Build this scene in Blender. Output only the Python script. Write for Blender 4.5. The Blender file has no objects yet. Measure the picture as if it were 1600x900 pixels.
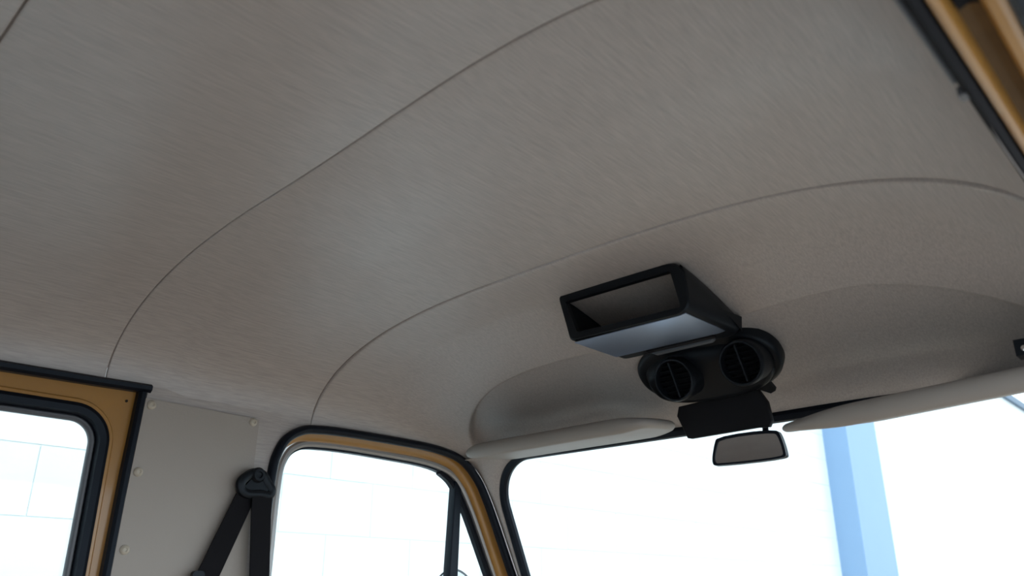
import bpy, bmesh, math, random
from mathutils import Vector, Matrix
random.seed(7)
S = bpy.context.scene
COL = S.collection

# ------------------------------------------------------------------ camera
# axes: X to the vehicle's right, Y forward, Z up; the origin of Z is the camera's height
F_PX = 1250.0
cam_d = bpy.data.cameras.new('camera'); cam = bpy.data.objects.new('camera', cam_d); COL.objects.link(cam)
cam_d.sensor_width = 36.0; cam_d.lens = 36.0 * F_PX / 1600.0
cam_d.clip_start = 0.02; cam_d.clip_end = 200
fwd = Vector((1250, -480, -1250)).normalized()
up = Vector((1, 0, 0)).cross(fwd).normalized()
if up.y < 0: up = -up
rt = fwd.cross(up)
R = Matrix((rt, fwd, up))
cam.matrix_world = Matrix.Translation((0.695, 0, 0)) @ R.to_4x4()
cam_d.dof.use_dof = True; cam_d.dof.focus_distance = 1.5; cam_d.dof.aperture_fstop = 5.6
S.camera = cam

# ------------------------------------------------------------------ sky, exposure
W = bpy.data.worlds.new('world'); S.world = W; W.use_nodes = True
bg = W.node_tree.nodes['Background']
bg.inputs['Color'].default_value = (0.83, 0.92, 1.0, 1)
bg.inputs['Strength'].default_value = 2.9
S.view_settings.view_transform = 'Standard'; S.view_settings.look = 'None'
S.view_settings.gamma = 1; S.view_settings.use_curve_mapping = False
S.view_settings.exposure = 0.0

# ------------------------------------------------------------------ helpers
def new_mat(name, col, rough=0.5, metal=0.0, spec=0.5, coat=0.0, tint=None, bump=None, var=0.0, vscale=20, sheen=0.0):
    m = bpy.data.materials.new(name); m.use_nodes = True
    nt = m.node_tree; b = nt.nodes['Principled BSDF']
    b.inputs['Base Color'].default_value = (*col, 1)
    b.inputs['Roughness'].default_value = rough; b.inputs['Metallic'].default_value = metal
    b.inputs['Specular IOR Level'].default_value = spec
    b.inputs['Coat Weight'].default_value = coat; b.inputs['Coat Roughness'].default_value = 0.08
    b.inputs['Sheen Weight'].default_value = sheen
    if tint: b.inputs['Specular Tint'].default_value = (*tint, 1)
    tc = nt.nodes.new('ShaderNodeTexCoord')
    if var:
        n = nt.nodes.new('ShaderNodeTexNoise'); n.inputs['Scale'].default_value = vscale; n.inputs['Detail'].default_value = 5
        nt.links.new(tc.outputs['Object'], n.inputs['Vector'])
        mx = nt.nodes.new('ShaderNodeMix'); mx.data_type = 'RGBA'
        mx.inputs['A'].default_value = (*[c * (1 - var) for c in col], 1)
        mx.inputs['B'].default_value = (*[min(1, c * (1 + var)) for c in col], 1)
        nt.links.new(n.outputs['Fac'], mx.inputs['Factor']); nt.links.new(mx.outputs['Result'], b.inputs['Base Color'])
    if bump:
        sc, st = bump
        n2 = nt.nodes.new('ShaderNodeTexNoise'); n2.inputs['Scale'].default_value = sc; n2.inputs['Detail'].default_value = 3
        nt.links.new(tc.outputs['Object'], n2.inputs['Vector'])
        bp = nt.nodes.new('ShaderNodeBump'); bp.inputs['Strength'].default_value = st; bp.inputs['Distance'].default_value = 0.002
        nt.links.new(n2.outputs['Fac'], bp.inputs['Height']); nt.links.new(bp.outputs['Normal'], b.inputs['Normal'])
    return m

def headliner_mat(name, col, rough=0.385):
    m = new_mat(name, col, rough, spec=1.0)
    nt = m.node_tree; b = nt.nodes['Principled BSDF']
    tc = nt.nodes.new('ShaderNodeTexCoord')
    mp = nt.nodes.new('ShaderNodeMapping'); mp.inputs['Scale'].default_value = (420, 24, 420)
    mp.inputs['Rotation'].default_value = (0, 0, 0.04)
    nt.links.new(tc.outputs['Object'], mp.inputs['Vector'])
    n = nt.nodes.new('ShaderNodeTexNoise'); n.inputs['Scale'].default_value = 1.0; n.inputs['Detail'].default_value = 4
    n.inputs['Roughness'].default_value = 0.6; n.inputs['Distortion'].default_value = 0.4
    nt.links.new(mp.outputs['Vector'], n.inputs['Vector'])
    big = nt.nodes.new('ShaderNodeTexNoise'); big.inputs['Scale'].default_value = 9; big.inputs['Detail'].default_value = 3
    nt.links.new(tc.outputs['Object'], big.inputs['Vector'])
    r1 = nt.nodes.new('ShaderNodeMapRange'); r1.inputs['From Min'].default_value = .3; r1.inputs['From Max'].default_value = .7
    nt.links.new(n.outputs['Fac'], r1.inputs['Value'])
    mx = nt.nodes.new('ShaderNodeMix'); mx.data_type = 'RGBA'
    mx.inputs['A'].default_value = (*[c * 0.85 for c in col], 1); mx.inputs['B'].default_value = (*[c * 1.15 for c in col], 1)
    nt.links.new(r1.outputs['Result'], mx.inputs['Factor']); nt.links.new(mx.outputs['Result'], b.inputs['Base Color'])
    r2 = nt.nodes.new('ShaderNodeMapRange'); r2.inputs['From Min'].default_value = .35; r2.inputs['From Max'].default_value = .65
    r2.inputs['To Min'].default_value = rough - .03; r2.inputs['To Max'].default_value = rough + .05
    nt.links.new(big.outputs['Fac'], r2.inputs['Value']); nt.links.new(r2.outputs['Result'], b.inputs['Roughness'])
    bp = nt.nodes.new('ShaderNodeBump'); bp.inputs['Strength'].default_value = 0.6; bp.inputs['Distance'].default_value = 0.0007
    nt.links.new(n.outputs['Fac'], bp.inputs['Height']); nt.links.new(bp.outputs['Normal'], b.inputs['Normal'])
    b.inputs['Specular Tint'].default_value = (0.85, 0.93, 1.0, 1)
    return m

def glass_mat():
    m = bpy.data.materials.new('clear_glass'); m.use_nodes = True; nt = m.node_tree
    nt.nodes.remove(nt.nodes['Principled BSDF']); o = nt.nodes['Material Output']
    t = nt.nodes.new('ShaderNodeBsdfTransparent'); t.inputs['Color'].default_value = (.95, .985, .985, 1)
    g = nt.nodes.new('ShaderNodeBsdfGlossy'); g.inputs['Roughness'].default_value = 0.02
    lw = nt.nodes.new('ShaderNodeLayerWeight'); lw.inputs['Blend'].default_value = .5
    pw = nt.nodes.new('ShaderNodeMath'); pw.operation = 'POWER'; pw.inputs[1].default_value = 5
    nt.links.new(lw.outputs['Facing'], pw.inputs[0])
    fr = nt.nodes.new('ShaderNodeMath'); fr.operation = 'MULTIPLY_ADD'; fr.inputs[1].default_value = .9; fr.inputs[2].default_value = .03
    nt.links.new(pw.outputs[0], fr.inputs[0])
    mx = nt.nodes.new('ShaderNodeMixShader')
    nt.links.new(fr.outputs[0], mx.inputs['Fac']); nt.links.new(t.outputs[0], mx.inputs[1]); nt.links.new(g.outputs[0], mx.inputs[2])
    nt.links.new(mx.outputs[0], o.inputs['Surface'])
    return m

M = {
 'headliner': headliner_mat('beige_headliner', (.372, .334, .312)),
 'panel': new_mat('white_board', (.325, .297, .268), .5, bump=(300, .1)),
 'button': new_mat('cream_button', (.44, .40, .33), .35),
 'gold': new_mat('gold_paint', (.33, .165, .035), .3, coat=.4, var=.12, vscale=25),
 'rubber': new_mat('black_rubber', (.005, .006, .010), .42, spec=.2, tint=(.7, .85, 1)),
 'rubber_grey': new_mat('grey_rubber', (.09, .10, .115), .35),
 'alu': new_mat('dull_alloy', (.34, .34, .34), .35, metal=.5),
 'plastic': new_mat('black_plastic', (.005, .006, .008), .4, spec=.25, tint=(.75, .87, 1), bump=(900, .06)),
 'plate': new_mat('satin_dark_plate', (.42, .54, .76), .34, metal=1.0, bump=(40, .02)),
 'plastic_matt': new_mat('matt_black_plastic', (.005, .005, .007), .6, spec=.2),
 'visor': new_mat('beige_visor_vinyl', (.265, .242, .222), .55, bump=(600, .12)),
 'web': new_mat('belt_webbing', (.006, .006, .008), .8, spec=.15, bump=(1500, .2)),
 'mirror': new_mat('mirror_glass', (.72, .75, .78), .03, metal=1.0),
 'chrome': new_mat('chrome', (.75, .75, .75), .12, metal=1.0),
 'block': new_mat('white_block', (.80, .86, .87), .8, bump=(60, .3), var=.03, vscale=12),
 'mortar': new_mat('white_mortar', (.78, .81, .81), .9),
 'blue': new_mat('pale_blue_paint', (.235, .375, .57), .5, var=.04, vscale=4),
 'trim_blue': new_mat('dark_blue_trim', (.06, .12, .2), .5),
 'ground': new_mat('concrete', (.36, .35, .335), .85, var=.08, vscale=3),
 'carpet': new_mat('tan_carpet', (.48, .35, .25), .9, var=.1, vscale=50),
 'vinyl': new_mat('tan_vinyl', (.42, .31, .22), .5),
 'seal_black': new_mat('matt_black_seal', (.004, .004, .006), .6, spec=.1),
 'recess_shade': new_mat('brown_recess_shade', (.13, .075, .03), .7, spec=.2, var=.3, vscale=40),  # shade inside the gold rail's recess, put into the colour as brown
 'glass': glass_mat(),
}

def obj(name, verts, faces, mat, parent=None, smooth=True, angle=35):
    me = bpy.data.meshes.new(name); me.from_pydata([tuple(v) for v in verts], [], faces)
    bm = bmesh.new(); bm.from_mesh(me); bmesh.ops.recalc_face_normals(bm, faces=bm.faces); bm.to_mesh(me); bm.free()
    me.materials.append(M[mat] if isinstance(mat, str) else mat)
    if smooth:
        me.polygons.foreach_set('use_smooth', [True] * len(me.polygons)); me.set_sharp_from_angle(angle=math.radians(angle))
    o = bpy.data.objects.new(name, me); COL.objects.link(o)
    if parent: o.parent = parent
    return o
def empty(name, loc=(0, 0, 0)):
    o = bpy.data.objects.new(name, None); o.empty_display_size = .05; COL.objects.link(o); o.location = loc
    return o
def adopt(root):
    # children were built in world coordinates: keep them there under a root that has a location
    for c in COL.objects:
        if c.parent == root: c.matrix_parent_inverse = Matrix.Translation(-root.location)
def tag(o, label=None, cat=None, group=None, kind=None):
    if label: o['label'] = label
    if cat: o['category'] = cat
    if group: o['group'] = group
    if kind: o['kind'] = kind
    return o
def interp(tab, x):
    # Catmull-Rom through (x, value) pairs
    if x <= tab[0][0]: return tab[0][1]
    if x >= tab[-1][0]: return tab[-1][1]
    for i in range(len(tab) - 1):
        if tab[i][0] <= x <= tab[i + 1][0]: break
    x0, y0 = tab[i]; x1, y1 = tab[i + 1]; h = x1 - x0
    def slope(k):
        if k == 0: return (tab[1][1] - tab[0][1]) / (tab[1][0] - tab[0][0])
        if k == len(tab) - 1: return (tab[-1][1] - tab[-2][1]) / (tab[-1][0] - tab[-2][0])
        a = (tab[k][1] - tab[k - 1][1]) / (tab[k][0] - tab[k - 1][0]); b = (tab[k + 1][1] - tab[k][1]) / (tab[k + 1][0] - tab[k][0])
        return 0 if a * b <= 0 else 2 * a * b / (a + b)
    t = (x - x0) / h; m0 = slope(i) * h; m1 = slope(i + 1) * h
    return (2*t**3-3*t**2+1)*y0 + (t**3-2*t**2+t)*m0 + (-2*t**3+3*t**2)*y1 + (t**3-t**2)*m1
def sm(a, b, x):
    t = max(0, min(1, (x - a) / (b - a))); return t * t * (3 - 2 * t)
def spline(pts, n=8, closed=False):
    P = [Vector(p) for p in pts]; out = []; N = len(P)
    rng = range(N if closed else N - 1)
    for i in rng:
        p1 = P[i]; p2 = P[(i + 1) % N]
        p0 = P[i - 1] if (i > 0 or closed) else p1 * 2 - p2
        p3 = P[(i + 2) % N] if (i + 2 < N or closed) else p2 * 2 - p1
        d0 = max((p1-p0).length ** .5, 1e-4); d1 = max((p2-p1).length ** .5, 1e-4); d2 = max((p3-p2).length ** .5, 1e-4)
        for k in range(n):
            t = d1 * k / n
            A1 = p0 * ((-t) / d0) + p1 * ((t + d0) / d0)
            A2 = p1 * ((d1 - t) / d1) + p2 * (t / d1)
            A3 = p2 * ((d1 + d2 - t) / d2) + p3 * ((t - d1) / d2)
            B1 = A1 * ((d1 - t) / (d0 + d1)) + A2 * ((t + d0) / (d0 + d1))
            B2 = A2 * ((d1 + d2 - t) / (d1 + d2)) + A3 * (t / (d1 + d2))
            out.append(B1 * ((d1 - t) / d1) + B2 * (t / d1))
    if not closed: out.append(P[-1])
    return out
def rrect(a0, a1, b0, b1, r, n=10):
    out = []
    for cx, cy, s in ((a1 - r, b1 - r, 0), (a0 + r, b1 - r, 90), (a0 + r, b0 + r, 180), (a1 - r, b0 + r, 270)):
        for k in range(n + 1):
            a = math.radians(s + 90 * k / n); out.append(Vector((cx + r * math.cos(a), cy + r * math.sin(a))))
    return out
def resample(path, n, closed=False):
    P = list(path) + ([path[0]] if closed else [])
    L = [0]
    for i in range(1, len(P)): L.append(L[-1] + (P[i] - P[i - 1]).length)
    out = []; j = 0
    m = n if closed else n - 1
    for k in range(n):
        d = L[-1] * k / m
        while j < len(L) - 2 and L[j + 1] < d: j += 1
        t = (d - L[j]) / max(1e-9, L[j + 1] - L[j]); out.append(P[j].lerp(P[j + 1], t))
    return out
def sweep(path, prof, to3, closed=False, prof_closed=True):
    # path: 2D points in a plane; prof: (n, d) with n the in-plane offset to the left of travel, d the depth
    N = len(path); K = len(prof); V = []; Fc = []
    for i, p in enumerate(path):
        a = path[i - 1] if (i > 0 or closed) else p; b = path[(i + 1) % N] if (i < N - 1 or closed) else p
        t = (b - a).normalized(); nrm = Vector((-t.y, t.x))
        for n, d in prof:
            q = p + nrm * n; V.append(to3(q.x, q.y, d))
    for i in range(N if closed else N - 1):
        for k in range(K if prof_closed else K - 1):
            a = i * K + k; b = i * K + (k + 1) % K; c = ((i + 1) % N) * K + (k + 1) % K; d = ((i + 1) % N) * K + k
            Fc.append((a, b, c, d))
    if not closed and prof_closed:
        Fc.append(tuple(range(K))); Fc.append(tuple((N - 1) * K + k for k in range(K)))
    return V, Fc
def tube_prof(r, rd=None, n=10, cn=0, cd=0):
    rd = rd or r
    return [(cn + r * math.cos(2 * math.pi * k / n), cd + rd * math.sin(2 * math.pi * k / n)) for k in range(n)]
def side(x0):           # plane of the left body side; depth d grows into the cabin (+X)
    return lambda a, b, d: Vector((x0 + d, a, b))
def slab(outline, to3, d0, d1, bev=0.0):
    # closed 2D outline extruded between depths, with a small rounded edge on both rims
    rows = []
    if bev:
        c = sum(outline, Vector((0, 0))) / len(outline)
        nn = []
        N = len(outline)
        for i, p in enumerate(outline):
            t = (outline[(i + 1) % N] - outline[i - 1]).normalized(); nv = Vector((t.y, -t.x))
            if nv.dot(p - c) < 0: nv = -nv
            nn.append(nv)
        for ins, d in ((bev, d0), (bev * .3, d0 + (d1 - d0) * .08), (0, d0 + (d1 - d0) * .3), (0, d1 - (d1 - d0) * .3), (bev * .3, d1 - (d1 - d0) * .08), (bev, d1)):
            rows.append([to3(*(p - nn[i] * ins), d) for i, p in enumerate(outline)])
    else:
        rows = [[to3(p.x, p.y, d) for p in outline] for d in (d0, d1)]
    N = len(outline); V = [v for r in rows for v in r]; Fc = []
    for j in range(len(rows) - 1):
        for i in range(N): Fc.append((j * N + i, j * N + (i + 1) % N, (j + 1) * N + (i + 1) % N, (j + 1) * N + i))
    Fc.append(tuple(range(N))); Fc.append(tuple((len(rows) - 1) * N + i for i in range(N)))
    return V, Fc
def ring(outer, inner, to3, d0, d1):
    # solid ring between two closed 2D loops of equal length
    N = len(outer); V = []; Fc = []
    for L_, d in ((outer, d0), (inner, d0), (inner, d1), (outer, d1)): V += [to3(p.x, p.y, d) for p in L_]
    for s in range(4):
        for i in range(N):
            j = (i + 1) % N; a = s * N; b = ((s + 1) % 4) * N
            Fc.append((a + i, a + j, b + j, b + i))
    return V, Fc
def strip(pa, pb, thick):
    # ruled, slightly thick strip between two 3D polylines of equal length
    N = len(pa); V = list(pa) + list(pb) + [p + thick for p in pa] + [p + thick for p in pb]; Fc = []
    for i in range(N - 1):
        Fc += [(i, i + 1, N + i + 1, N + i), (2 * N + i, 3 * N + i, 3 * N + i + 1, 2 * N + i + 1),
               (i, 2 * N + i, 2 * N + i + 1, i + 1), (N + i, N + i + 1, 3 * N + i + 1, 3 * N + i)]
    Fc += [(0, N, 3 * N, 2 * N), (N - 1, 3 * N - 1, 4 * N - 1, 2 * N - 1)]
    return V, Fc
def box(x0, x1, y0, y1, z0, z1):
    V = [Vector((x, y, z)) for x in (x0, x1) for y in (y0, y1) for z in (z0, z1)]
    return V, [(0, 1, 3, 2), (4, 6, 7, 5), (0, 4, 5, 1), (2, 3, 7, 6), (0, 2, 6, 4), (1, 5, 7, 3)]
def lathe(prof, to3, n=40, cap=True):
    # prof: (radius, depth)
    V = []; Fc = []; K = len(prof)
    for i in range(n):
        a = 2 * math.pi * i / n
        for r, d in prof: V.append(to3(r * math.cos(a), r * math.sin(a), d))
    for i in range(n):
        for k in range(K - 1): Fc.append((i * K + k, i * K + k + 1, ((i + 1) % n) * K + k + 1, ((i + 1) % n) * K + k))
    if cap: Fc.append(tuple(i * K + K - 1 for i in range(n)))
    return V, Fc
def frame(origin, a, b):
    # local plane -> world: a, b in-plane axes, depth along a x b
    o = Vector(origin); A = Vector(a).normalized(); n = A.cross(Vector(b)).normalized(); B = n.cross(A)
    return lambda x, y, d: o + A * x + B * y + n * d
def V2(*pts): return [Vector(p) for p in pts]
def join(*parts):
    V = []; Fc = []
    for v, f in parts:
        n = len(V); V += v; Fc += [tuple(i + n for i in q) for q in f]
    return V, Fc

# ------------------------------------------------------------------ headliner surface
ZC = [(-1.4, .455), (-.5, .470), (.1, .473), (.44, .474), (.70, .468), (.84, .461), (.94, .452), (1.0, .434), (1.09, .395), (1.17, .355), (1.25, .308), (1.292, .281)]
ZE = [(-1.4, .309), (.535, .309), (.60, .298), (.84, .298), (1.0, .294), (1.17, .288), (1.24, .280), (1.292, .268)]
HW = [(-1.4, .607), (.9, .607), (1.17, .604), (1.24, .597), (1.292, .582)]
PK = [(0, 1.083), (.20, 1.083), (.27, 1.085), (.33, 1.090), (.38, 1.099), (.43, 1.114), (.475, 1.136), (.515, 1.165), (.55, 1.205), (.58, 1.27)]
def roof(t, y):
    w = interp(HW, y); zc = interp(ZC, y); ze = interp(ZE, y); a = min(1, abs(t))
    x = w * t * (1.008 if t > 0 else 1); z = ze + (zc - ze) * math.sqrt(max(0, 1 - a ** 3.2))
    if y > 1.0:                                  # hollow above each sun visor
        yb = interp(PK, abs(x)) - .026 * sm(.12, .40, x); d = y - yb
        if d > 0:
            z += .021 * sm(0, .013, d) * sm(.06, .24, abs(x)) * sm(1.29, 1.235, y) * sm(.60, .56, abs(x))
    return x, z
# parameter values spread evenly along the arch
_pts = [(t / 2000, math.sqrt(max(0, 1 - (t / 2000) ** 3.2)) * .16) for t in range(2001)]
_L = [0]
for i in range(1, len(_pts)): _L.append(_L[-1] + math.hypot((_pts[i][0] - _pts[i-1][0]) * .6, _pts[i][1] - _pts[i-1][1]))
half = []; j = 0; NH = 140
for k in range(NH + 1):
    while j < 2000 and _L[j] < _L[-1] * k / NH: j += 1
    half.append(_pts[j][0])
TS = [-h for h in reversed(half[1:])] + half
def seam2(x): return .459 - .022 * sm(-.15, .40, x)
def seam1(x): return .122 - .010 * sm(-.15, .40, x)
def roof_panel(name, ya, yb, rows, edge_a, edge_b, parent, lift=0.0, front=False):
    V = []; Fc = []; K = len(TS)
    vs = []
    for i in range(rows + 1):
        vs.append(i / rows)
    ys0 = [0, .0004, .0008, .0012, .0017, .004, .009]
    for t in TS:
        pass
    rowlist = [('a', d) for d in ys0] + [('m', v) for v in vs[1:-1]] + [('b', d) for d in reversed(ys0)]
    for kind, d in rowlist:
        for t in TS:
            w = .606 * t; y0 = ya(w); y1 = yb(w)
            y = y0 + d if kind == 'a' else (y1 - d if kind == 'b' else y0 + .012 + (y1 - y0 - .024) * d)
            x, z = roof(t, y); dz = lift
            if front: dz -= (.0022 + .003 * sm(.35, .56, abs(x))) * (1 - sm(0, .16, y - y0))
            for e, dist in ((edge_a, y - y0), (edge_b, y1 - y)):
                if e and dist < .0017:
                    cu = e * (1 - dist / .0017) ** 2; k = sm(.88, .98, abs(t)); dz += cu * (1 - k); x += math.copysign(cu * k, t)
                if e >= .003: dz += .005 * math.exp(-dist / .05)
            if front and y - y0 < .003: dz += (.001 - dz) * (1 - (y - y0) / .003) ** 2
            V.append((x, y, z + dz))
    for i in range(len(rowlist) - 1):
        for k in range(K - 1): Fc.append((i * K + k, i * K + k + 1, (i + 1) * K + k + 1, (i + 1) * K + k))
    return obj(name, V, Fc, 'headliner', parent, angle=60)
# outer roof skin
V = []; Fc = []
YS = [-1.35 + (1.292 + 1.35) * i / 60 for i in range(61)]; TT = TS[::4]
for y in YS:
    for t in TT:
        x, z = roof(t, y); V.append((x * 1.012, y, z + .028))
for i in range(60):
    for k in range(len(TT) - 1): Fc.append((i * len(TT) + k, i * len(TT) + k + 1, (i + 1) * len(TT) + k + 1, (i + 1) * len(TT) + k))
ceiling = obj('ceiling', V, Fc, 'gold'); tag(ceiling, 'beige vinyl headliner arching over the cabin with cross seams', kind='structure')
roof_panel('headliner_panel', lambda x: -1.33, lambda x: seam1(x) - .0001, 40, 0, .003, ceiling)
roof_panel('headliner_panel', lambda x: seam1(x) + .0001, lambda x: seam2(x) - .0001, 24, .003, .003, ceiling)
roof_panel('headliner_panel', lambda x: seam2(x) + .0001, lambda x: .839, 30, .003, .001, ceiling)
p = roof_panel('headliner_panel', lambda x: .8395, lambda x: 1.292, 180, 0, 0, ceiling, front=True)

# ------------------------------------------------------------------ block wall outside, ground
XW = -1.955; BH = .205; BL = .41; GAP = .0035; ZT = 2.75; ZG = -1.25
wall = obj('wall_left', *box(XW - .25, XW - .002, -5, 22, ZG, ZT), 'mortar', smooth=False)
tag(wall, 'white painted concrete block wall beside the vehicle', kind='structure')
V, Fc = box(0, .012, 0, BL - GAP, 0, BH - GAP)
bm = bmesh.new(); me = bpy.data.meshes.new('block')
vv = [bm.verts.new(v) for v in V]
for f in Fc: bm.faces.new([vv[i] for i in f])
bmesh.ops.recalc_face_normals(bm, faces=bm.faces); bm.to_mesh(me); bm.free(); me.materials.append(M['block'])
cells = []
row0 = int((ZG - .0045) // BH)
for r in range(-7, 14):
    z = .0085 + r * BH
    if z + BH - GAP > ZT or z < ZG: continue
    off = .175 + (BL / 2 if r % 2 else 0)
    c = -12
    while off + c * BL < 21.5:
        y = off + c * BL; c += 1
        vis = (z > -.35 and z < 2.3 and y > .25 and z < .45 + .19 * y)
        cells.append(((0 if vis else 1), y + abs(z) * .4, y, z))
cells.sort()
for q, k, y, z in cells[:300]:
    o = bpy.data.objects.new('block', me); COL.objects.link(o); o.parent = wall; o.location = (XW - .010, y, z)
VV = []; FF = []
for q, k, y, z in cells[300:]:
    v, f = box(XW - .010, XW + .002, y, y + BL - GAP, z, z + BH - GAP); n = len(VV); VV += v; FF += [tuple(i + n for i in g) for g in f]
rest = obj('block_courses', VV, FF, 'block', wall, smooth=False); tag(rest, kind='stuff')
cap = obj('wall_coping', *box(XW - .28, XW + .05, -5, 22, ZT, ZT + .10), 'trim_blue', wall, smooth=False)
ground = obj('ground', *box(-30, 30, -30, 60, ZG - .1, ZG), 'ground', smooth=False); tag(ground, 'pale concrete yard', kind='structure')
col = obj('wall_column', *box(XW - .01, XW + .20, 6.62, 7.30, ZG, ZT), 'blue', smooth=False)
tag(col, 'pale blue painted column against the block wall, seen through the windscreen', 'column')

# ------------------------------------------------------------------ left body side
# rear door
door1 = empty('door_1', (-.63, .12, -.8)); tag(door1, 'gold painted rear side door with a rubber framed window', kind='structure')
T1 = side(-.624)
outer = resample(rrect(-.30, .515, -.30, .312, .006, 4), 160, True)
inner = resample(rrect(-.22, .474, -0.250, .266, .052, 10), 160, True)
obj('door_frame', *ring(outer, inner, T1, -.03, .008), 'gold', door1)
# pressed step around the window opening
obj('window_flange', *sweep(rrect(-.224, .4885, -0.254, .2805, .062, 12), [(-.004, .006), (0, .011), (.004, .011), (.008, .008), (.010, .002), (-.004, .002)], T1, True), 'gold', door1)
obj('window_rubber', *sweep(rrect(-.215, .481, -0.245, .272, .055, 12), [(-.006, .0), (-.005, .010), (.002, .014), (.011, .012), (.014, .004), (.014, -.012), (-.006, -.012)], T1, True), 'rubber', door1)
obj('rubber_bead', *sweep(rrect(-.197, .463, -0.227, .254, .037, 12), tube_prof(.005, .007, 10, 0, -.004), T1, True), 'rubber_grey', door1)
obj('pane', *slab(rrect(-.20, .466, -0.230, .257, .035), T1, -.012, -.008), 'glass', door1, smooth=False)
obj('frame_screw', *lathe([(.0022, .008), (.0022, .0095), (.001, .010)], lambda a, b, d: T1(.500 + a, .290 + b, d), 10), 'plastic_matt', door1)
obj('lower_panel', *box(-.67, -.615, -.30, .512, -.80, -.30), 'vinyl', door1, smooth=False)
adopt(door1)
# weatherstrip around the rear door
seal1 = empty('trim_1', (-.605, .5, .31)); tag(seal1, 'black weatherstrip around the rear door opening', kind='structure')
P = V2((-.34, .308), (.10, .3085), (.31, .3095), (.45, .3115), (.531, .3135))
obj('top_strip', *sweep(P, [(-.0068, -.012), (-.0068, .003), (-.003, .008), (.003, .009), (.0068, .004), (.0068, -.012)], side(-.607)), 'rubber', seal1)
P = V2((.5195, .306), (.5175, .25), (.5145, .18), (.511, .03), (.507, -.2), (.505, -.8))
obj('side_strip', *sweep(P, [(-.0068, -.012), (-.0068, .003), (-.003, .008), (.003, .008), (.0068, .003), (.0068, -.012)], side(-.607)), 'rubber', seal1)
adopt(seal1)
# B pillar: vinyl covered pillar and the white board screwed on it
pil = obj('trim_2', *box(-.66, -.606, .517, .775, -.8, .318), 'headliner', smooth=False); tag(pil, 'vinyl covered door pillar', kind='structure')
pan = obj('trim_3', *slab(V2((.524, .297), (.728, .2925), (.7275, .219), (.736, .03), (.742, -.35), (.506, -.35), (.514, .03)), side(-.606), .001, .005), 'panel', smooth=False)
tag(pan, 'white board held by cream buttons between the two side doors', kind='structure')
for y, z in ((.5345, .287), (.7165, .286), (.5305, .180), (.5295, .064)):
    obj('button', *lathe([(.0072, .004), (.0072, .0065), (.0055, .0085), (.003, .0092), (.0025, .0080), (.0008, .0080)], lambda a, b, d: Vector((-.606 + d, y + a, z + b)), 20), 'button', pan)

# front door
door2 = empty('door_2', (-.63, 1.0, -.8)); tag(door2, 'gold painted front side door with quarter light window', kind='structure')
sealP = spline(V2((.757, -.8), (.758, -.2), (.762, .05), (.7645, .196), (.770, .233), (.787, .265), (.820, .286), (.858, .2925), (1.011, .2955), (1.17, .2905), (1.231, .276), (1.275, .242), (1.305, .201), (1.391, .04), (1.500, -.16), (1.575, -.30)), 8)
beadP = spline(V2((.795, -.30), (.796, .05), (.797, .185), (.801, .226), (.815, .254), (.841, .270), (.884, .276), (1.041, .2765), (1.190, .2675), (1.245, .247), (1.283, .204), (1.375, .041), (1.487, -.16), (1.562, -.30)), 8)
seal2 = obj('trim_4', *sweep(sealP, tube_prof(.0085, .010, 12), side(-.603)), 'rubber'); tag(seal2, 'rounded black rubber seal around the front door opening', kind='structure')
obj('seal_flange', *sweep(sealP, [(0, -.004), (0, .001), (.034, .001), (.034, -.004)], side(-.609)), 'headliner', seal2)
obj('door_frame', *sweep(sealP[14:], [(.016, -.026), (.016, -.016), (-.012, -.016), (-.0185, -.022), (-.0185, -.032), (.016, -.032)], side(-.606)), 'gold', door2, angle=50)
obj('channel_bead', *sweep(beadP, [(.004, -.004), (.004, .006), (0, .009), (-.005, .009), (-.009, .006), (-.009, -.004)], side(-.642)), 'alu', door2)
obj('glass_run', *sweep(beadP, [(-.007, -.01), (-.007, .004), (-.0125, .003), (-.0125, -.01)], side(-.645)), 'rubber', door2)
# thicker rubber down the sloping edge of the quarter light
qp = spline(V2((1.205, .262), (1.238, .243), (1.2745, .200), (1.367, .037), (1.477, -.16), (1.552, -.30)), 8)
obj('quarter_light_seal', *sweep(qp, [(-.002, -.008), (-.002, .005), (-.010, .008), (-.014, .004), (-.014, -.008)], side(-.646)), 'rubber', door2)
obj('division_bar', *slab(V2((1.244, .27), (1.264, .262), (1.2575, .04), (1.244, -.30), (1.211, -.30), (1.230, .04)), side(-.65), -.008, .014, .003), 'rubber', door2)
obj('pane', *slab(V2((.80, -.30), (.80, .19), (.812, .24), (.845, .268), (1.0, .27), (1.19, .264), (1.248, .26), (1.22, -.30)), side(-.65), -.004, 0), 'glass', door2, smooth=False)
obj('quarter_pane', *slab(V2((1.253, .262), (1.24, -.30), (1.55, -.30), (1.36, .05), (1.28, .20)), side(-.65), -.004, 0), 'glass', door2, smooth=False)
obj('lower_panel', *box(-.68, -.635, .775, 1.60, -.80, -.28), 'vinyl', door2, smooth=False)
adopt(door2)

# windscreen
ws_up = Vector((0, -.45, 1)).normalized()
WS = frame((0, 1.292, .277), (1, 0, 0), ws_up)      # depth = -Y side: toward the cabin
win = empty('window_1', (0, 1.55, -.27)); tag(win, 'windscreen in a black rubber gasket', kind='structure')
obj('gasket', *sweep(rrect(-.562, .562, -.62, .0, .105, 16), [(.004, -.004), (.004, .004), (0, .009), (-.010, .010), (-.016, .005), (-.016, -.004)], WS, True), 'rubber', win)
obj('pane', *slab(rrect(-.566, .566, -.625, .004, .105, 10), WS, -.005, -.001), 'glass', win, smooth=False)
adopt(win)
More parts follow.
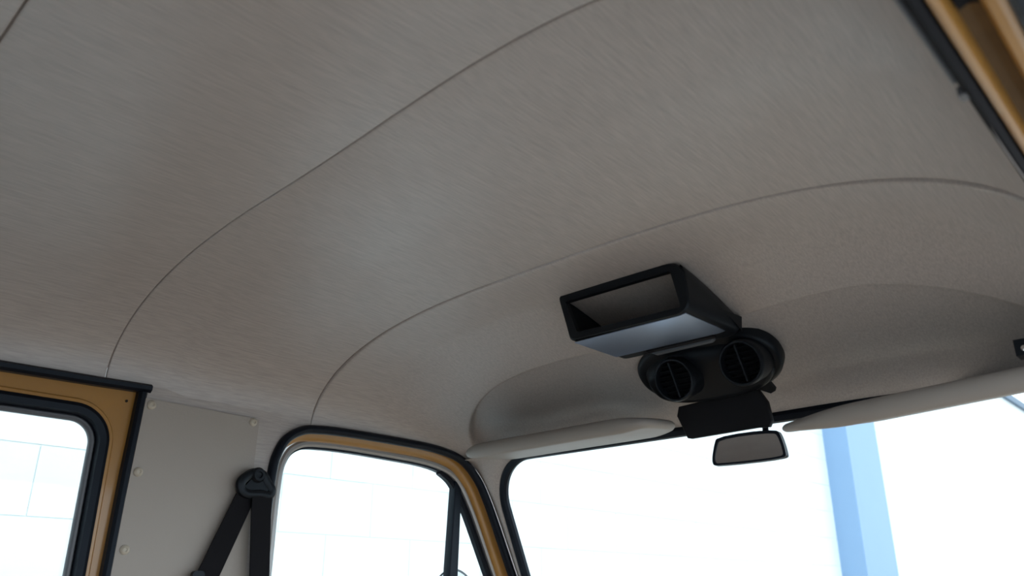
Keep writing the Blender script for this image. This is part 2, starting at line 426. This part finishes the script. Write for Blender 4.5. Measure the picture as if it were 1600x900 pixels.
# A pillar covers
for s in (-1, 1):
    A = spline([(-.590, 1.225, .277), (-.602, 1.243, .276), (-.606, 1.262, .270), (-.607, 1.285, .255), (-.607, 1.318, .214), (-.607, 1.414, .04), (-.607, 1.52, -.16)], 8)
    B = spline([tuple(WS(*ab, .003)) for ab in ((-.36, .010), (-.457, .010), (-.538, -.024), (-.571, -.105), (-.572, -.14), (-.572, -.30), (-.572, -.50))], 8)
    rows = []
    for k in range(9):
        u = k / 8; bul = math.sin(math.pi * u)
        rows.append([a.lerp(b, u) + Vector((.004, -.010, 0)) * bul for a, b in zip(A, B)])
    N = len(A); V = [Vector((q.x * -s, q.y, q.z)) for r in rows for q in r]
    Fc = [(k * N + i, k * N + i + 1, (k + 1) * N + i + 1, (k + 1) * N + i) for k in range(8) for i in range(N - 1)]
    o = obj('trim_%d' % (5 if s < 0 else 6), V, Fc, 'headliner', angle=60)
    tag(o, 'vinyl covered windscreen pillar beside the %s' % ('front door' if s < 0 else 'open doorway'), kind='structure')

# right roof rail above the open doorway
rail = empty('trim_7', (.63, .5, .3)); tag(rail, 'gold roof rail above the open doorway with black weatherstrip', kind='structure')
def extr(prof, y0, y1, n=2):
    V = []; K = len(prof); Fc = []
    for i in range(n):
        y = y0 + (y1 - y0) * i / (n - 1)
        for x, z in prof: V.append((x - .0015 * sm(.4, .9, y), y, z))
    for i in range(n - 1):
        for k in range(K): Fc.append((i * K + k, i * K + (k + 1) % K, (i + 1) * K + (k + 1) % K, (i + 1) * K + k))
    Fc += [tuple(range(K)), tuple((n - 1) * K + k for k in range(K))]
    return V, Fc
obj('weatherstrip', *extr([(.6085, .318), (.6085, .309), (.6105, .3035), (.614, .302), (.6180, .3045), (.6195, .318)], -1.3, 1.24, 12), 'seal_black', rail)
obj('seal_lip', *extr([(.6070, .314), (.6062, .308), (.6080, .3046), (.6098, .306), (.609, .314)], -1.3, .508, 6), 'rubber_grey', rail)
obj('seal_clip', *box(.6062, .6110, .519, .528, .302, .309), 'rubber_grey', rail, smooth=False)
obj('rail_bead', *extr([(.6185, .318), (.6185, .309), (.620, .3055), (.6225, .3045), (.625, .3055), (.627, .3095), (.6275, .350), (.6185, .350)], -1.3, 1.24, 12), 'gold', rail)
obj('rail_channel', *extr([(.6265, .335), (.6265, .320), (.633, .323), (.642, .320), (.642, .335)], -1.3, 1.24, 12), 'recess_shade', rail)  # shallow recess, its shade painted in by the brown material
obj('gutter_lip', *extr([(.6405, .350), (.6405, .3135), (.643, .3105), (.648, .3105), (.6515, .313), (.652, .350)], -1.3, 1.24, 12), 'gold', rail)
obj('gutter_moulding', *extr([(.6525, .330), (.6525, .3125), (.656, .310), (.664, .312), (.666, .330)], -1.3, 1.24, 12), 'rubber', rail)
obj('channel_joint', *extr([(.6265, .326), (.628, .317), (.634, .319), (.641, .316), (.6415, .326)], .44, .452), 'seal_black', rail)
adopt(rail)

# unseen lower cabin that shades and bounces the light
fl = obj('floor', *box(-.66, .60, -1.35, 1.62, -.84, -.80), 'carpet', smooth=False); tag(fl, 'cabin floor', kind='structure')
dash = obj('dash_and_bonnet', *join(box(-.63, .63, 1.36, 1.66, -.84, -.33), box(-.72, .72, 1.66, 2.9, -.75, -.36)), 'vinyl', smooth=False); tag(dash, 'unseen dash and bonnet added to darken the visors', kind='structure')  # dash and bonnet out of view, added to darken the visors
q = obj('wall_rear', *ring(resample(rrect(-.64, .64, -.84, .43, .05), 120, True), resample(rrect(-.36, .36, -.10, .16, .06), 120, True), lambda a, b, d: Vector((a, -1.33 + d, b)), -.03, 0), 'headliner', smooth=False)
tag(q, 'rear body panel around the back window', kind='structure')
q = obj('wall_right', *box(.61, .67, -1.33, -.22, -.84, .31), 'headliner', smooth=False); tag(q, 'rear quarter panel behind the open doorway', kind='structure')
q = obj('wall_quarter', *box(-.67, -.61, -1.33, -.31, -.84, .31), 'headliner', smooth=False); tag(q, 'rear quarter panel behind the rear door', kind='structure')

# ------------------------------------------------------------------ overhead console box
con = empty('overhead_console', (.045, 1.0, .45))
tag(con, 'black open-ended overhead console box fixed to the headliner above the vents', 'console')
def quad_loop(TL, TR, BR, BL, rs, y, n=7):
    pts = V2(TL, TR, BR, BL); out = []
    for i, p in enumerate(pts):
        a = (pts[i - 1] - p).normalized(); b = (pts[(i + 1) % 4] - p).normalized(); r = rs[i]
        for k in range(n + 1):
            t = k / n; out.append((p + a * r * (1 - t) ** 2 + b * r * t ** 2))
    return [Vector((q.x, y, q.y)) for q in out]
RSO = (.012, .030, .026, .010)
o0 = quad_loop((-.080, .4535), (.149, .4500), (.157, .3700), (-.0565, .3735), RSO, .940)
o0b = quad_loop((-.082, .4545), (.151, .4510), (.159, .3690), (-.0585, .3725), RSO, .943)
def lerp_loop(y):
    u = (y - .943) / (1.088 - .943)
    zt = (interp(ZC, y)) + .004
    return quad_loop((-.082 + .018 * u, zt), (.151 + .016 * u, zt - .001), (.159 + .004 * u, .369), (-.0585 - .002 * u, .3715), RSO, y)
loops = [o0, o0b]
# outer shell: sides and bottom follow the lining; the lining itself closes the top
nU = 8
def ucut(loop):   # from TR corner over BR, BL to TL corner (drop the top edge)
    return loop[nU:] + loop[:nU]
n4 = 8
def shell(ys, inset):
    rows = []
    for y in ys:
        L_ = lerp_loop(y); c = sum(L_, Vector()) / len(L_)
        U = L_[n4 + 4:] + L_[:4]
        rows.append([p + Vector(((c.x - p.x) * inset * .9, 0, (c.z - p.z) * inset * 2.2)) for p in U])
    return rows
ysS = [.943, .97, 1.0, 1.03, 1.06, 1.072, 1.079]
Ro = shell(ysS, 0); Ri = shell(ysS, .06)
K = len(Ro[0]); V = [p for r in Ro for p in r] + [p for r in Ri for p in r]; NR = len(ysS); Fc = []
for j in range(NR - 1):
    for i in range(K - 1):
        Fc.append((j*K+i, j*K+i+1, (j+1)*K+i+1, (j+1)*K+i)); b = NR*K
        Fc.append((b+j*K+i, b+(j+1)*K+i, b+(j+1)*K+i+1, b+j*K+i+1))
for j in range(NR - 1):
    for e in (0, K - 1): Fc.append((j*K+e, (j+1)*K+e, NR*K+(j+1)*K+e, NR*K+j*K+e))
obj('housing', V, Fc, 'plastic', con, angle=50)
rows = []
for y in (.944, .98, 1.02, 1.054):
    rows.append([Vector((x, y, .3686 + (.0012 if x > .138 else 0) * (x - .138) / .01)) for x in (-.052, 0, .06, .12, .138, .148)])
n6 = 6; V = [p for r in rows for p in r] + [p + Vector((0, 0, .0012)) for r in rows for p in r]; b6 = 24; Fc = []
for j in range(3):
    for i in range(5): Fc += [(j*6+i, j*6+i+1, j*6+i+7, j*6+i+6), (b6+j*6+i, b6+j*6+i+6, b6+j*6+i+7, b6+j*6+i+1)]
for j in range(3): Fc += [(j*6, j*6+6, b6+j*6+6, b6+j*6), (j*6+5, b6+j*6+5, b6+j*6+11, j*6+11)]
for i in range(5): Fc += [(i, b6+i, b6+i+1, i+1), (18+i, 19+i, b6+19+i, b6+18+i)]
tag(obj('bottom_plate', V, Fc, 'plate', con, angle=60), 'satin blue-grey underside plate')
# closed front end, rounded
fe = shell([1.079], 0)[0]; c = sum(fe, Vector()) / len(fe); rows = [fe]
for k in (1, 2, 3, 4):
    a = math.pi / 8 * k; rows.append([c + (p - c) * (1 - .10 * (1 - math.cos(a))) + Vector((0, .005 * math.sin(a), 0)) for p in fe])
V = [p for r in rows for p in r]; Fc = [(j*K+i, j*K+(i+1) % K, (j+1)*K+(i+1) % K, (j+1)*K+i) for j in range(4) for i in range(K)] + [tuple(4*K+i for i in range(K))]
obj('end_cap', V, Fc, 'plastic', con, angle=60)
# rim around the open rear end
inn = quad_loop((-.066, .4395), (.130, .4385), (.143, .3800), (-.0435, .3835), (.003, .004, .004, .003), .940)
inb = [p + Vector((0, .010, 0)) for p in inn]
o1 = [p + Vector((0, .010, 0)) for p in o0b]
V = o0 + inn + inb + o1 + o0b; N = len(o0); Fc = []
for s in range(5):
    for i in range(N): j = (i + 1) % N; a = s * N; b = ((s + 1) % 5) * N; Fc.append((a+i, a+j, b+j, b+i))
obj('rim', V, Fc, 'plastic', con, angle=40)
obj('slot', *box(.005, .128, 1.056, 1.066, .3665, .3705), 'plastic_matt', con, smooth=False)
obj('slot_lens', *extr([(.012, .3695), (.012, .3650), (.016, .3632), (.116, .3640), (.121, .3665), (.121, .3695)], 1.066, 1.076), 'rubber_grey', con)
adopt(con)

# ------------------------------------------------------------------ twin vent pod
pod = empty('vent_pod', (.055, 1.15, .36)); tag(pod, 'black oval pod with two round air vents below the console box', 'air vent')
PF = frame((.057, 1.156, .354), (1, 0, 0), (0, -.80, .60))     # face normal toward rear and down
def oval(a, b, e=2.3, n=64):
    out = []
    for k in range(n):
        t = 2 * math.pi * k / n; c = math.cos(t); s_ = math.sin(t)
        out.append(Vector((a * math.copysign(abs(c) ** (2 / e), c), b * math.copysign(abs(s_) ** (2 / e), s_))))
    return out
def loft(rows, capend=True):
    N = len(rows[0]); V = [p for r in rows for p in r]
    Fc = [(j*N+i, j*N+(i+1) % N, (j+1)*N+(i+1) % N, (j+1)*N+i) for j in range(len(rows)-1) for i in range(N)]
    if capend: Fc.append(tuple((len(rows)-1)*N+i for i in range(N)))
    return V, Fc
rows = [[PF(p.x, p.y, d) for p in oval(.128 - i_, .068 - i_)] for i_, d in ((.0, -.012), (0, .004), (.002, .008), (.006, .010), (.012, .010))]
obj('flange', *loft(rows), 'plastic', pod, angle=50)
rows = [[PF(p.x, p.y - .006 - dy, d) for p in oval(a_, b_, 2.6)] for a_, b_, d, dy in ((.114, .054, .006, 0), (.112, .051, .012, .002), (.109, .047, .018, .005), (.105, .042, .022, .007), (.095, .033, .023, .007))]
obj('body', *loft(rows), 'plastic', pod, angle=60)
for cx, cc in ((-.06, Vector((.020, 1.116, .330))), (.06, Vector((.140, 1.116, .3355)))):
    VF0 = frame(cc, (1, .0, 0), (0, -.35, .937)); VF = lambda a, b, d, V_=VF0: V_(a * .86, b * .86, d)
    obj('vent_ring', *lathe([(.039, -.055), (.0425, .0), (.042, .006), (.040, .009), (.037, .009), (.0355, .005), (.035, -.004)], VF, 48, cap=False), 'plastic', pod, angle=60)
    cup = obj('vent_core', *lathe([(.036, .004), (.0345, -.012), (.001, -.013)], VF, 40), 'plastic_matt', pod)
    tilt = .30 if cx > 0 else .05
    for k in range(6):
        zz = -.0255 + .0102 * k; hw = math.sqrt(.0335 ** 2 - zz ** 2)
        LF = frame(VF(0, zz, -.002), VF(1, 0, 0) - VF(0, 0, 0), (VF(0, 1, 0) - VF(0, 0, 0)) + (VF(0, 0, 1) - VF(0, 0, 0)) * (.9 + tilt))
        obj('slat', *slab(V2((-hw, -.0045), (hw, -.0045), (hw, .0045), (-hw, .0045)), LF, -.0006, .0006), 'plastic', pod, smooth=False)
    DF = lambda a, b, d, V_=VF: V_(a * .985 - b * .17, b * .985 + a * .17, d)
    obj('divider', *slab(V2((-.0016, -.034), (.0016, -.034), (.0016, .034), (-.0016, .034)), lambda a, b, d, V_=VF: V_(a - b * .10, b, d), -.006, .0065), 'plastic', pod, smooth=False)
obj('tab', *slab(V2((.056, -.050), (.082, -.070), (.092, -.066), (.088, -.040)), PF, .004, .012), 'plastic', pod)
adopt(pod)

# ------------------------------------------------------------------ dark centre visor flap
CF = frame((.052, 1.205, .280), (1, 0, 0), (0, -.10, 1))
flap = obj('centre_visor', *slab(V2((-.080, .026), (-.086, .010), (-.071, -.0295), (-.064, -.0315), (.058, -.0290), (.078, -.0305), (.0845, -.021), (.0815, .010), (.070, .031), (.058, .034)), CF, -.005, .005, .0015), 'plastic_matt')
tag(flap, 'small matt black centre visor flap with clipped corners under the vent pod', 'sun visor')

# ------------------------------------------------------------------ rear view mirror
mir = empty('rear_view_mirror', (.095, 1.21, .245)); tag(mir, 'small black framed rear view mirror hanging before the windscreen', 'mirror')
mn = Vector((.10, -.99, -.02)).normalized()
MA = Vector((0, 0, 1)).cross(mn).normalized()
MF = frame((.0945, 1.200, .2205), MA, (0, 0, 1))
outl = V2((-.052, .0195), (-.056, .014), (-.0635, -.0165), (-.061, -.0225), (-.054, -.0235), (.050, -.0215), (.0575, -.019), (.058, -.0125), (.0515, .017), (.047, .0215))
outl = spline(outl, 5, True)
obj('casing', *slab(outl, MF, -.014, .0, .004), 'plastic', mir, angle=50)
c = sum(outl, Vector((0, 0))) / len(outl)
inn2 = [c + Vector(((p.x - c.x) * .925, (p.y - c.y) * .83)) for p in outl]
obj('bezel', *ring(outl, inn2, MF, -.001, .003), 'rubber', mir, angle=50)
obj('mirror_glass', *slab([c + (p - c) * 1.01 for p in inn2], MF, .0002, .0014), 'mirror', mir, smooth=False)
st = spline([(.110, 1.222, .232), (.110, 1.232, .250), (.106, 1.238, .275), (.104, 1.238, .310)], 6)
V = []; Fc = []
for p in st:
    for k in range(10): a = 2 * math.pi * k / 10; V.append(p + Vector((.005 * math.cos(a), .005 * math.sin(a), 0)))
Fc = [(i*10+k, i*10+(k+1) % 10, (i+1)*10+(k+1) % 10, (i+1)*10+k) for i in range(len(st)-1) for k in range(10)] + [tuple(range(10)), tuple((len(st)-1)*10+k for k in range(10))]
obj('stem', V, Fc, 'plastic', mir)
adopt(mir)

# ------------------------------------------------------------------ sun visors
def visor_mesh(outline, to3, th, rim=.012, tl=.13, t0=.45):
    # padded slab: pillowed section that rounds over at the rim
    o_ = resample(outline, 120, True); c = sum(o_, Vector((0, 0))) / len(o_); N = len(o_)
    xa = min(p.x for p in o_); xb = max(p.x for p in o_)
    nn = []
    for i in range(N):
        t = (o_[(i + 1) % N] - o_[i - 1]).normalized(); nv = Vector((t.y, -t.x)); nn.append(nv if nv.dot(o_[i] - c) > 0 else -nv)
    rows = []
    for k in range(13):
        a = -math.pi / 2 + math.pi * k / 12
        rows.append([to3(*(o_[i] - nn[i] * rim * (1 - math.cos(a))), th / 2 * math.sin(a) * (t0 + (1 - t0) * sm(0, tl, min(o_[i].x - xa, xb - o_[i].x)))) for i in range(N)])
    V = [p for r in rows for p in r]; Fc = [(j*N+i, j*N+(i+1) % N, (j+1)*N+(i+1) % N, (j+1)*N+i) for j in range(12) for i in range(N)]
    Fc += [tuple(range(N)), tuple(12*N+i for i in range(N))]
    return V, Fc
def visor(label, outline, origin, a, b, th, brackets, tl=.13, t0=.45):
    v = empty('sun_visor', origin); tag(v, label, 'sun visor', 'padded sun visors')
    T = frame(origin, a, b)
    obj('pad', *visor_mesh(spline(outline, 8, True), T, th, .012, tl, t0), 'visor', v, angle=70)
    for (x, y, z) in brackets:
        bk = obj('bracket', *join(box(x - .010, x + .010, y - .008, y + .016, z - .008, z + .012)), 'plastic', v, smooth=False)
        obj('screw', *lathe([(.0035, 0), (.0035, .0015), (.001, .002)], lambda p, q, d: Vector((x + p, y - .008 - d, z + q)), 12), 'chrome', bk)
    adopt(v); 
    for c in v.children:
        pass
    return v
# left: local a runs along +X, b runs forward
visor('left padded beige sun visor folded up above the windscreen, before the front door',
      V2((-.240, .0), (-.232, .050), (-.19, .066), (0, .068), (.18, .066), (.216, .05), (.224, .0), (.216, -.045), (.18, -.060), (0, -.062), (-.17, -.058), (-.222, -.040)),
      (-.268, 1.172, .2735), (1, 0, .006), (0, 1, .09), .028, [], .06, .65)
visor('right padded beige sun visor drooping over the windscreen, with a black bracket',
      V2((-.225, .02), (-.21, .062), (-.12, .07), (.1, .07), (.22, .066), (.25, .03), (.25, -.03), (.20, -.052), (.05, -.062), (-.08, -.066), (-.17, -.058), (-.214, -.028)),
      (.392, 1.172, .2500), (1, 0, .060), (0, 1, .2), .030, [(.516, 1.096, .2755)])

# ------------------------------------------------------------------ seat belt on the pillar
def rg(*pts): return V2(*[(.728 + (y - .728) * .84, .176 + (z - .176) * .86) for y, z in pts])
belt = empty('seat_belt', (-.58, .72, .19)); tag(belt, 'black seat belt looped through a ring on the pillar beside the front door', 'seat belt')
TB = side(-.585)
obj('anchor_ring', *sweep(spline(rg((.697, .163), (.692, .178), (.706, .193), (.722, .200), (.738, .198), (.750, .184), (.762, .170), (.758, .159), (.735, .160), (.712, .158)), 6, True), tube_prof(.0085, .008, 10), TB, True), 'plastic', belt)
obj('anchor_bolt', *lathe([(.013, -.012), (.013, .006), (.010, .010), (.006, .010), (.005, .007), (.001, .007)], lambda a, b, d: TB(.726 + a, .193 + b, d), 24), 'plastic', belt)
obj('ring_plate', *slab(rg((.700, .172), (.715, .190), (.745, .190), (.757, .170), (.740, .162), (.712, .162)), TB, -.004, .004), 'plastic', belt)
obj('diagonal_strap', *slab(V2((.693, .160), (.722, .160), (.722, .138), (.680, .028), (.628, -.11), (.590, -.11), (.640, .028)), TB, -.003, -.0005), 'web', belt, smooth=False)
obj('hanging_strap', *slab(V2((.718, .166), (.756, .166), (.7565, .14), (.7665, .03), (.78, -.12), (.742, -.12), (.7305, .03), (.7195, .14)), TB, .004, .0065), 'web', belt, smooth=False)
obj('strap_guide', *slab(rrect(.632, .652, .012, .036, .006, 4), TB, -.003, .006), 'plastic', belt)
adopt(belt)

# ------------------------------------------------------------------ door mirror outside
dm = empty('door_mirror', (-.78, 1.44, -.15)); tag(dm, 'round door mirror outside behind the quarter light', 'mirror')
DMF = frame((-.855, 1.447, .002), (1, .25, 0), (0, 0, 1))
obj('rim', *lathe([(.001, -.02), (.045, -.018), (.058, -.004), (.060, .002), (.057, .005), (.0545, .002)], DMF, 48, cap=False), 'plastic', dm, angle=60)
obj('mirror_glass', *lathe([(.0555, .001), (.0555, .0025), (.001, .0026)], DMF, 48), 'mirror', dm)
obj('arm', *extr([(-.862, -.064), (-.848, -.064), (-.675, -.16), (-.675, -.175), (-.69, -.175)], 1.452, 1.464), 'plastic', dm, smooth=False)
adopt(dm)
